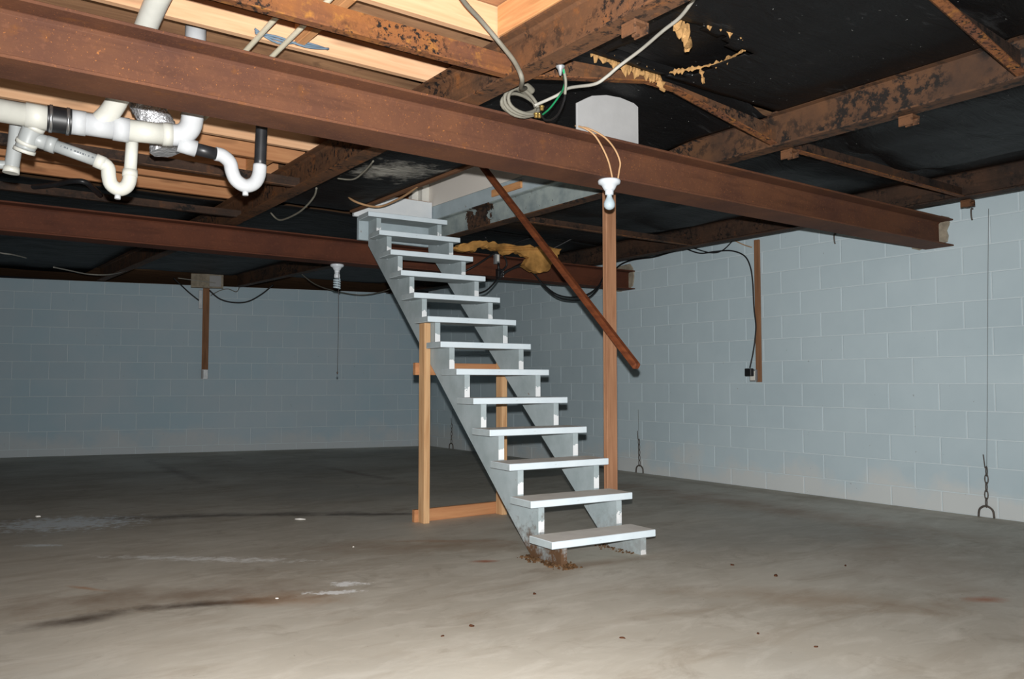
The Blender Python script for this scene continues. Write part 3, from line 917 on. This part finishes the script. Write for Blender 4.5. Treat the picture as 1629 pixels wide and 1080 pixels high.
for a in ((2.322, 2.95, 2.271), (2.307, 2.95, 2.233), (2.285, 2.945, 2.228)):
    MB().lathe([(0.004, -0.012), (0.009, -0.010), (0.009, 0.004), (0.012, 0.005), (0.012, 0.010), (0.005, 0.014)], a, 10).build('connector', 'brass', ck, base=(2.24, 2.99, 2.23))
cable('grey_cable', [(2.301, 2.98, 2.287), (2.393, 2.93, 2.339), (2.394, 2.84, 2.349), (2.404, 2.68, 2.321), (2.424, 2.62, 2.341), (2.462, 2.58, 2.385), (2.455, 2.438, 2.41), (2.393, 2.253, 2.41), (2.359, 2.137, 2.41), (2.298, 2.02, 2.41), (2.22, 1.88, 2.42)], 0.0075, 'cable_white', 'long light grey cable running from the coil up past the torn belly sheet')
cable('green_wire', [(2.088, 2.52, 2.285), (2.117, 2.54, 2.254), (2.164, 2.6, 2.234), (2.222, 2.7, 2.238), (2.266, 2.82, 2.224), (2.299, 2.92, 2.226)], 0.0042, 'cable_green', 'green ground wire hanging beside the cable coil', 'wire')
cable('black_wire', [(2.11, 2.54, 2.265), (2.171, 2.6, 2.204), (2.222, 2.7, 2.166), (2.261, 2.8, 2.167), (2.282, 2.88, 2.192), (2.299, 2.93, 2.243)], 0.0045, 'cable_black', 'black wire loop under the green wire', 'wire')
cable('grey_wire', [(2.10, 2.53, 2.285), (2.124, 2.54, 2.234), (2.137, 2.56, 2.185)], 0.006, 'cable_grey', 'short grey wire hanging behind the green wire', 'wire')
tag(MB().lathe([(0.004, -0.03), (0.010, -0.006), (0.020, 0.006), (0.018, 0.010), (0.004, 0.012)], (2.075, 2.515, 2.266), 10).build('cable_hanger', 'grey_metal'), 'small grey hanger holding the green wire at the rail', 'hanger')
cable('tan_cable', [(2.60, 5.70, 2.44), (2.725, 5.85, 2.42), (2.883, 5.9, 2.404), (3.006, 5.9, 2.415), (3.0, 5.6, 2.419), (2.985, 5.4, 2.43), (2.96, 5.24, 2.442)], 0.009, 'cable_tan', 'cream cable sagging left of the top stair tread')
cable('grey_cable', [(2.11, 4.25, 2.275), (2.13, 4.404, 2.252), (2.13, 4.558, 2.234), (2.09, 4.70, 2.262)], 0.005, 'cable_grey', 'short light cable sagging under the rail below the near beam')
cable('grey_cable', [(2.10, 5.05, 2.27), (2.13, 5.158, 2.241), (2.13, 5.297, 2.198), (2.13, 5.489, 2.174), (2.13, 5.794, 2.183), (2.10, 5.90, 2.25)], 0.0065, 'cable_grey', 'grey cable sagging under the rail just before the far beam')
# far beam junction
jb = empty('junction_box', (4.64, 6.61, 2.03), 'small junction box with black cables on the far beam', 'junction box')
MB().box((4.615, 6.60, 2.17), (4.665, 6.642, 2.27)).build('box_body', 'grey_metal', jb, 0.003, base=(4.64, 6.61, 2.03))
MB().box((4.628, 6.592, 2.195), (4.652, 6.60, 2.262)).build('box_cover', 'trimwhite', jb, 0.002, base=(4.64, 6.61, 2.03))
MB().box((4.64, 6.595, 2.03), (4.69, 6.642, 2.125)).build('cable_clamp', 'outlet_dark', jb, 0.004, base=(4.64, 6.61, 2.03))
for pts in ([(4.65, 6.60, 2.10), (4.645, 6.60, 2.18)],): MB().tube(pts, 0.012, 8).build('conduit', 'cable_black', jb, base=(4.64, 6.61, 2.03))
for zz in (2.05, 2.075, 2.10): MB().lathe([(0.006, -0.006), (0.008, 0), (0.006, 0.006)], (4.70, 6.592, zz), 8).build('screw', 'steel', jb, base=(4.64, 6.61, 2.03))
cl = [([(4.645, 6.60, 2.035), (4.573, 6.585, 1.963), (4.476, 6.58, 1.888), (4.352, 6.58, 1.856), (4.244, 6.58, 1.879), (4.15, 6.60, 1.95)], 'black cable loop hanging left of the junction box'),
      ([(4.67, 6.60, 2.04), (4.778, 6.58, 2.128), (4.958, 6.56, 2.219), (5.160, 6.40, 2.34), (5.30, 6.25, 2.44)], 'black cable rising right from the junction box past the yellow batt'),
      ([(4.67, 6.60, 2.06), (4.879, 6.58, 2.161), (5.038, 6.58, 2.136), (5.175, 6.58, 2.018), (5.366, 6.58, 1.914), (5.578, 6.58, 1.894), (5.797, 6.58, 1.941), (5.951, 6.58, 2.040), (6.043, 6.60, 2.149)], 'upper of two black cables sagging below the far beam'),
      ([(4.67, 6.59, 2.075), (4.904, 6.56, 2.174), (5.063, 6.56, 2.098), (5.209, 6.56, 1.967), (5.391, 6.56, 1.875), (5.630, 6.56, 1.863), (5.824, 6.56, 1.921), (5.99, 6.58, 2.06)], 'lower of two black cables sagging below the far beam'),
      ([(4.227, 6.56, 2.06), (4.334, 6.50, 2.131), (4.554, 6.48, 2.273), (4.80, 6.45, 2.39), (4.95, 6.4, 2.44)], 'thin black cable climbing left of the junction box'),
      ([(4.42, 6.50, 2.40), (4.536, 6.54, 2.328), (4.672, 6.56, 2.260), (4.733, 6.58, 2.172), (4.68, 6.595, 2.10)], 'black cable curving down onto the junction box')]
for pts, lb in cl:
    cable('black_cable', pts, 0.009, 'cable_black', lb)
cable('black_cable', [(6.546, 6.988, 2.289), (6.535, 6.827, 2.358), (6.53, 6.619, 2.383), (6.523, 6.322, 2.374), (6.519, 6.113, 2.389), (6.514, 5.84, 2.41)], 0.010, 'cable_black', 'black cable along the top of the right wall near the corner')
cable('grey_wire', [(1.329, 11.142, 2.380), (1.523, 11.342, 2.380), (1.772, 11.596, 2.380), (1.978, 11.522, 2.380), (2.079, 11.079, 2.380), (2.108, 10.508, 2.380), (2.180, 10.198, 2.40)], 0.008, 'cable_white', 'pale wire drooping below the far ceiling on the left', 'wire')
cable('grey_wire', [(0.60, 10.1, 2.40), (0.717, 10.230, 2.380), (0.838, 10.302, 2.380), (0.999, 10.634, 2.40)], 0.008, 'cable_white', 'pale wire at the far left edge under the ceiling', 'wire')
cable('grey_wire', [(3.86, 9.8, 2.38), (4.179, 10.082, 2.28), (4.587, 10.415, 2.250), (5.072, 10.651, 2.240), (5.213, 10.346, 2.250), (5.243, 9.937, 2.30), (5.25, 9.6, 2.47)], 0.007, 'cable_grey', 'thin wire sagging behind the spiral bulb', 'wire')
tag(MB().tube([(0.45, 6.50, 2.33), (0.60, 6.40, 2.325), (0.72, 6.20, 2.32), (0.80, 6.05, 2.325), (0.87, 5.98, 2.32), (0.93, 6.05, 2.31), (1.02, 6.251, 2.30)], 0.018, 10).build('black_hose', 'abs'), 'black hose looping over the far beam on the left', 'hose')
bb = MB()
for dz, dy in ((0, 0), (0.012, 0.004), (-0.01, -0.006)):
    bb.tube([(1.12, 3.37 + dy, 2.475 + dz), (1.22, 3.375 + dy, 2.465 - dz), (1.34, 3.37 + dy, 2.47 + dz), (1.45, 3.375 + dy, 2.48)], 0.005, 7)
M['wire_blue'] = plain('wire_blue', S(104, 124, 140), 0.6)
tag(bb.build('wire_bundle', 'wire_blue'), 'bundle of thin grey wires on the joist above the near beam', 'wire')
for x, lb in ((1.12, 'left one of two cream supply tubes passing over the near beam'), (1.235, 'right one of two cream supply tubes passing over the near beam')):
    tag(MB().tube([(x - 0.02, 2.50, 2.44), (x + 0.01, 3.60, 2.44), (x + 0.02, 4.6, 2.45)], 0.0115, 10).build('supply_tube', 'cpvc'), lb, 'pipe', 'cream supply tubes')

# ================================================================== DRAIN PIPES
DB = (0.6, 3.76, 1.78)
dp = empty('drain_pipes', DB, 'white plastic drain pipe run with two traps behind the near beam', 'drain pipe')
def pipe(name, pts, r, mat='pvc', parent=dp, sub=6, n=18):
    return MB().tube(pts, r, n, sub=sub).build(name, mat, parent, base=DB)
def along(a, b, s, e):
    a, b = Vector(a), Vector(b); d = (b - a).normalized()
    return [a + d * s, a + d * e]
A0, A1 = (-2.4, 3.86, 2.11), (0.402, 3.782, 2.075)
pipe('main_pipe', [A0, A1], 0.046)
pipe('pipe_hub', [(0.335, 3.784, 2.076), (0.418, 3.781, 2.075)], 0.050)
rc = pipe('rubber_coupling', [(0.412, 3.78, 2.075), (0.425, 3.779, 2.075), (0.455, 3.777, 2.075), (0.487, 3.775, 2.075), (0.500, 3.774, 2.075)], 0.053, 'rubber')
for x in (0.425, 0.487):
    b = MB().tube([(x - 0.006, 3.778, 2.075), (x + 0.006, 3.777, 2.075)], 0.0565, 20).build('hose_clamp', 'steel', rc, base=rc.matrix_basis.translation + Vector(DB))
pipe('pipe_hub', [(0.497, 3.774, 2.075), (0.552, 3.768, 2.075)], 0.051, 'pvc_fresh')
pipe('wye_fitting', [(0.545, 3.768, 2.075), (0.66, 3.757, 2.073)], 0.047, 'pvc_fresh')
pipe('pipe_hub', [(0.655, 3.757, 2.073), (0.715, 3.75, 2.072)], 0.0515, 'pvc_fresh')
pipe('wye_branch', [(0.60, 3.762, 2.085), (0.652, 3.69, 2.165), (0.685, 3.42, 2.34), (0.70, 3.22, 2.43), (0.735, 2.9, 2.56)], 0.042, 'pvc')
pipe('main_pipe', [(0.705, 3.75, 2.072), (0.86, 3.735, 2.078)], 0.046)
pipe('pipe_hub', [(0.845, 3.737, 2.077), (0.885, 3.733, 2.079)], 0.050)
pipe('elbow', [(0.875, 3.733, 2.078), (0.925, 3.728, 2.088), (0.958, 3.724, 2.125), (0.968, 3.722, 2.19), (0.968, 3.715, 2.26)], 0.047, 'pvc_fresh', sub=5)
pipe('riser_pipe', [(0.968, 3.715, 2.24), (0.965, 3.69, 2.62)], 0.045, 'pvc_fresh')
pipe('outlet_stub', [(0.91, 3.73, 2.045), (0.985, 3.722, 2.032)], 0.036, 'pvc_fresh')
# black arm to the second trap
pipe('black_arm', [(0.965, 3.722, 2.034), (1.085, 3.72, 2.022)], 0.027, 'abs')
pipe('trap', [(1.068, 3.72, 2.024), (1.10, 3.72, 2.02), (1.132, 3.72, 1.995), (1.143, 3.72, 1.955), (1.162, 3.72, 1.918), (1.203, 3.72, 1.898), (1.244, 3.72, 1.915), (1.265, 3.72, 1.955), (1.27, 3.72, 2.005)], 0.031, 'pvc_fresh', sub=4)
pipe('trap_plug', [(1.203, 3.715, 1.872), (1.204, 3.715, 1.852)], 0.013, 'pvc_fresh')
pipe('black_drop', [(1.27, 3.72, 1.99), (1.275, 3.71, 2.30), (1.278, 3.70, 2.48)], 0.0265, 'abs')
# tee, arm and first trap
pipe('tee', [(0.372, 3.815, 2.05), (0.358, 3.835, 2.01), (0.345, 3.855, 1.955)], 0.038, 'pvc_grey')
for q in (((0.374, 3.81, 2.048), (0.368, 3.818, 2.034)), ((0.352, 3.843, 1.985), (0.348, 3.85, 1.972)), ((0.345, 3.855, 1.955), (0.342, 3.86, 1.942))):
    pipe('tee_collar', list(q), 0.0415, 'pvc')
pipe('tee_outlet', [(0.352, 3.845, 2.003), (0.43, 3.832, 1.984)], 0.031, 'pvc_grey')
pipe('pipe_hub', [(0.418, 3.834, 1.987), (0.452, 3.828, 1.978)], 0.0335, 'pvc_grey')
arm = pipe('trap_arm', [(0.44, 3.83, 1.982), (0.612, 3.805, 1.934)], 0.0255, 'pvc_grey')
pipe('pipe_hub', [(0.597, 3.807, 1.938), (0.632, 3.803, 1.926)], 0.030, 'pvc')
pipe('trap', [(0.622, 3.804, 1.930), (0.645, 3.80, 1.912), (0.650, 3.80, 1.875), (0.660, 3.80, 1.842), (0.690, 3.80, 1.825), (0.718, 3.80, 1.84), (0.731, 3.80, 1.87), (0.733, 3.80, 1.905)], 0.029, 'pvc', sub=4)
pipe('trap_plug', [(0.686, 3.796, 1.80), (0.685, 3.796, 1.782)], 0.012, 'pvc_fresh')
pipe('pipe_hub', [(0.732, 3.80, 1.885), (0.733, 3.80, 1.915)], 0.031, 'pvc')
pipe('trap_riser', [(0.733, 3.80, 1.90), (0.737, 3.79, 2.06)], 0.0255, 'pvc')
# side vent stub at the left edge
pipe('vent_drop', [(0.326, 3.95, 2.16), (0.318, 3.95, 2.00), (0.307, 3.95, 1.885)], 0.028, 'pvc_grey')
pipe('vent_collar', [(0.308, 3.95, 1.893), (0.306, 3.95, 1.868)], 0.031, 'pvc')
pipe('vent_side', [(0.31, 3.95, 1.905), (0.16, 3.97, 1.90), (-0.6, 4.0, 1.92)], 0.018, 'pvc_grey')
# illegible maker's print on the trap arm and the wye
pm = MB(); rg = random.Random(3)
s = 0.03
while s < 0.15:
    l = rg.choice((0.003, 0.005, 0.008))
    c0 = Vector((0.44, 3.83, 1.982)).lerp(Vector((0.612, 3.805, 1.934)), s / 0.18)
    c0 += Vector((-0.09, -0.995, 0.05)).normalized() * 0.0255
    d = Vector((0.172, -0.025, -0.048)).normalized()
    pm.bar(c0, c0 + d * l, 0.0012, 0.007, upv=(0, 0, 1)); s += l + rg.choice((0.003, 0.004, 0.009))
pm.build('pipe_print', 'pipe_print', arm, base=arm.matrix_basis.translation + Vector(DB))

fd = MB()
pts = [(0.78, 4.15, 2.58), (0.82, 4.12, 2.40), (0.87, 4.10, 2.28), (0.925, 4.09, 2.19), (0.945, 4.08, 2.095)]
fd.tube(pts, 0.062, 20, sub=14, rs=[0.072] * 5)
vs2 = []
rg = random.Random(5)
for i, v in enumerate(fd.v):
    ring = i // 20
    k = 0.93 if ring % 2 else 1.04
    fd.v[i] = tuple(Vector(v) + Vector((rg.uniform(-1, 1), rg.uniform(-1, 1), rg.uniform(-1, 1))) * 0.004 * (1 if k > 1 else 1.4))
tag(fd.build('foil_duct', 'foil'), 'crinkled silver foil duct behind the white elbow', 'duct')

# ================================================================== WALL FITTINGS, right wall
pl = empty('outlet_board', (6.50, 4.95, 1.0), 'brown wooden strip with an outlet on the right wall', 'wood strip')
Bq = (6.50, 4.95, 1.0)
x = rwx(4.95)
MB().box((x - 0.026, 4.918, 1.005), (x - 0.007, 4.98, 2.37)).build('strip', 'strip_z', pl, 0.003, base=Bq)
ob = MB().box((x - 0.055, 4.955, 1.01), (x - 0.026, 5.03, 1.125)).build('outlet_box', 'grey_metal', pl, 0.003, base=Bq)
MB().box((x - 0.060, 4.965, 1.022), (x - 0.055, 5.02, 1.113)).build('outlet_face', 'trimwhite', ob, 0.002, base=Vector(Bq) + ob.matrix_basis.translation)
tag(MB().box((x - 0.112, 4.97, 1.06), (x - 0.061, 5.045, 1.135)).build('power_adapter', 'outlet_dark', bevel=0.006), 'black power adapter plugged into the outlet on the right wall', 'adapter')
xx = x - 0.05
cable('black_cable', [(6.50, 5.823, 2.396), (6.49, 5.626, 2.324), (6.485, 5.419, 2.316), (6.48, 5.220, 2.296), (6.48, 5.067, 2.227), (6.48, 4.999, 2.112), (6.482, 4.975, 1.953), (6.482, 4.965, 1.711), (6.482, 4.947, 1.529), (6.472, 4.968, 1.321), (6.452, 5.0, 1.14)], 0.007, 'cable_black', 'black cable curving down the wooden strip to the black adapter')
cable('black_cable', [(6.515, 5.80, 2.42), (6.505, 5.518, 2.318), (6.50, 5.355, 2.316), (6.50, 5.23, 2.39)], 0.006, 'cable_black', 'short black cable looping under the top of the right wall')
cable('grey_cable', [(6.50, 5.22, 2.41), (6.50, 5.10, 2.345), (6.495, 4.99, 2.30)], 0.005, 'cable_tan', 'short tan cable at the top of the wooden strip on the right wall')

def tie(y, z1, label, lean, far=False):
    x = rwx(y) - 0.022
    e = empty('tie_down_wire', (x, y, 0), label, 'wire', 'tie down wires on the right wall')
    Bt = (x, y, 0)
    h = 0.085
    MB().tube([(x, y - 0.055, 0.004), (x, y - 0.045, h * 0.7), (x, y, h), (x, y + 0.045, h * 0.7), (x, y + 0.055, 0.004)], 0.008, 8).build('floor_ring', 'chain', e, base=Bt)
    z = h - 0.01; k = 0
    while z < 0.36:
        l = 0.07
        pts = []
        for q in range(13):
            a = 2 * PI * q / 12
            w = 0.012 * math.cos(a); v = l / 2 * math.sin(a)
            pts.append((x + (0 if k % 2 else w), y + lean * z + (w if k % 2 else 0), z + l / 2 + v))
        MB().tube(pts, 0.0042, 6, smooth_path=False).build('chain_link', 'chain', e, base=Bt)
        z += l - 0.012; k += 1
    MB().tube([(x, y + lean * z, z - 0.01), (x, y + lean * (z + z1) / 2, (z + z1) / 2), (x, y + lean * z1, z1)], 0.0016, 6).build('wire', 'chain', e, base=Bt)
    MB().tube([(x, y + lean * z + 0.012, z), (x, y + lean * z + 0.022, z + 0.10)], 0.004, 6).build('wire_end', 'chain', e, base=Bt)
    return e
tie(2.905, 2.3, 'long tie down wire and chain hanging on the wall at far right', -0.035)
tie(6.58, 0.70, 'short tie down wire on the right wall behind the tall post', 0.02)
tie(10.65, 0.60, 'short tie down wire near the room corner left of the stairs', -0.05)
for y, z, lb in ((4.11, 2.30, 'small dark hook on the wall below the near beam'), (2.945, 2.32, 'small dark hook on the wall above the near beam end')):
    x = rwx(y) - 0.006
    tag(MB().tube([(x + 0.01, y, z), (x - 0.02, y, z), (x - 0.028, y, z - 0.03), (x - 0.022, y, z - 0.07), (x - 0.012, y, z - 0.085)], 0.006, 8).build('wall_hook', 'chain'), lb, 'hook', 'small wall hooks')

# ================================================================== WALL FITTINGS, back wall (placed in the wall's own frame)
def on_bw(s, d, z):
    n = Vector((BWD.y, -BWD.x, 0)); n = n if n.y < 0 else -n
    return BW + BWD * s + n * d + Vector((0, 0, z))
def sbw(x): return (x - BW.x) / BWD.x
sb = empty('switch_board', on_bw(sbw(3.43), 0, 1.05), 'narrow brown wooden strip with a small metal box on the far wall', 'wood strip', rz=bw_ang)
def lbox(name, mat, s0, s1, d0, d1, z0, z1, parent):
    # local frame: x along the wall, +y into the room
    m = MB().box((s0, d0, z0), (s1, d1, z1))
    o = m.build(name, mat, parent, 0.003, recenter=False)
    return o
lbox('strip', 'strip_z', -0.045, 0.045, 0.007, 0.026, 0.0, 1.36, sb)
bx = lbox('metal_box', 'grey_metal', -0.045, 0.05, 0.026, 0.075, 0.0, 0.14, sb)
lbox('box_cover', 'paper', 0.018, 0.047, 0.075, 0.080, 0.008, 0.132, bx)
lbox('side_conduit', 'grey_metal', 0.05, 0.10, 0.012, 0.05, 1.02, 1.29, sb)
fb = empty('fuse_panel', on_bw(sbw(3.44), 0, 2.37), 'pale grey box at the top of the far wall strip', 'electrical box', rz=bw_ang)
lbox('panel_body', 'mortar_raw', -0.22, 0.22, 0.02, 0.11, 0.0, 0.20, fb)
lbox('panel_cover', 'paper', -0.19, -0.03, 0.11, 0.118, 0.02, 0.18, fb)
def bwc(xs, d=0.05): return [on_bw(sbw(x), d, z) for x, z in xs]
cable('black_cable', bwc([(3.0, 2.50), (3.10, 2.40), (3.21, 2.292), (3.335, 2.187)]), 0.010, 'cable_black', 'dark cable drooping left of the far wall strip')
cable('black_cable', bwc([(3.47, 2.339), (3.60, 2.224), (3.77, 2.175), (3.98, 2.192), (4.175, 2.312), (4.33, 2.46)], 0.06), 0.011, 'cable_black', 'dark cable hanging in a long loop right of the far wall strip')
cable('grey_wire', bwc([(3.06, 2.49), (3.25, 2.47), (3.45, 2.45), (3.55, 2.44)], 0.14), 0.006, 'cable_white', 'pale wire crossing the grey box on the far wall', 'wire')
cable('grey_wire', bwc([(3.49, 2.266), (3.614, 2.345), (3.722, 2.370), (3.832, 2.335), (3.881, 2.44)], 0.05), 0.006, 'cable_grey', 'thin grey wire curling right of the grey box', 'wire')

# ================================================================== FLOOR LITTER
rg = random.Random(12)
def flake(x, y, s, mat, label, cat, group):
    n = 7
    ring = [(math.cos(2 * PI * k / n) * s * rg.uniform(.5, 1.1), math.sin(2 * PI * k / n) * s * 0.6 * rg.uniform(.5, 1.1)) for k in range(n)]
    a = rg.uniform(0, PI)
    ring = [(x + u * math.cos(a) - v * math.sin(a), y + u * math.sin(a) + v * math.cos(a)) for u, v in ring]
    m = MB()
    m.add([(u, v, 0.0) for u, v in ring] + [(x + (u - x) * .8, y + (v - y) * .8, s * 0.25 + rg.uniform(0, s * .15)) for u, v in ring],
          [list(range(n)), list(range(n, 2 * n))] + [[i, (i + 1) % n, n + (i + 1) % n, n + i] for i in range(n)])
    return tag(m.build(cat, mat), label, 'debris', group)
tag(MB().tube([(2.29, 5.83, 0.006), (2.315, 5.795, 0.008), (2.35, 5.775, 0.006)], 0.006, 8, rs=[0.003, 0.007, 0.002]).build('plastic_scrap', 'chip'), 'curved white scrap on the floor left of the stairs', 'debris')
for (x, y, sz), lb in zip([(3.649, 2.685, .022), (2.282, 2.395, .014), (2.80, 1.885, .012), (3.668, 2.98, .018), (2.413, 3.131, .016), (1.891, 2.876, .017), (1.725, 2.831, .010), (2.759, 2.118, .012), (4.156, 2.605, .016)],
        ['brown leaf scrap on the floor right of the stairs', 'small brown scrap low in the middle of the floor', 'small brown scrap on the floor at lower right', 'brown leaf scrap nearest the right side of the stair foot',
         'brown scrap on the floor in front of the lowest tread', 'brown leaf scrap on the floor left of centre foreground', 'tiny brown scrap beside the left foreground leaf', 'rusty brown crumb on the floor right of the foreground', 'brown crumb on the floor toward the right wall']):
    flake(x, y, sz, 'leaf', lb, 'leaf_scrap', 'brown scraps on the floor')
for (x, y, sz), lb in zip([(0.791, 7.095, .03), (1.399, 3.772, .010), (2.205, 4.667, .012)], ['white paint chip on the floor at far left', 'white paint chip beside the dark floor streak', 'white paint chip on the floor left of the stairs']):
    flake(x, y, sz, 'chip', lb, 'paint_chip', 'white chips on the floor')
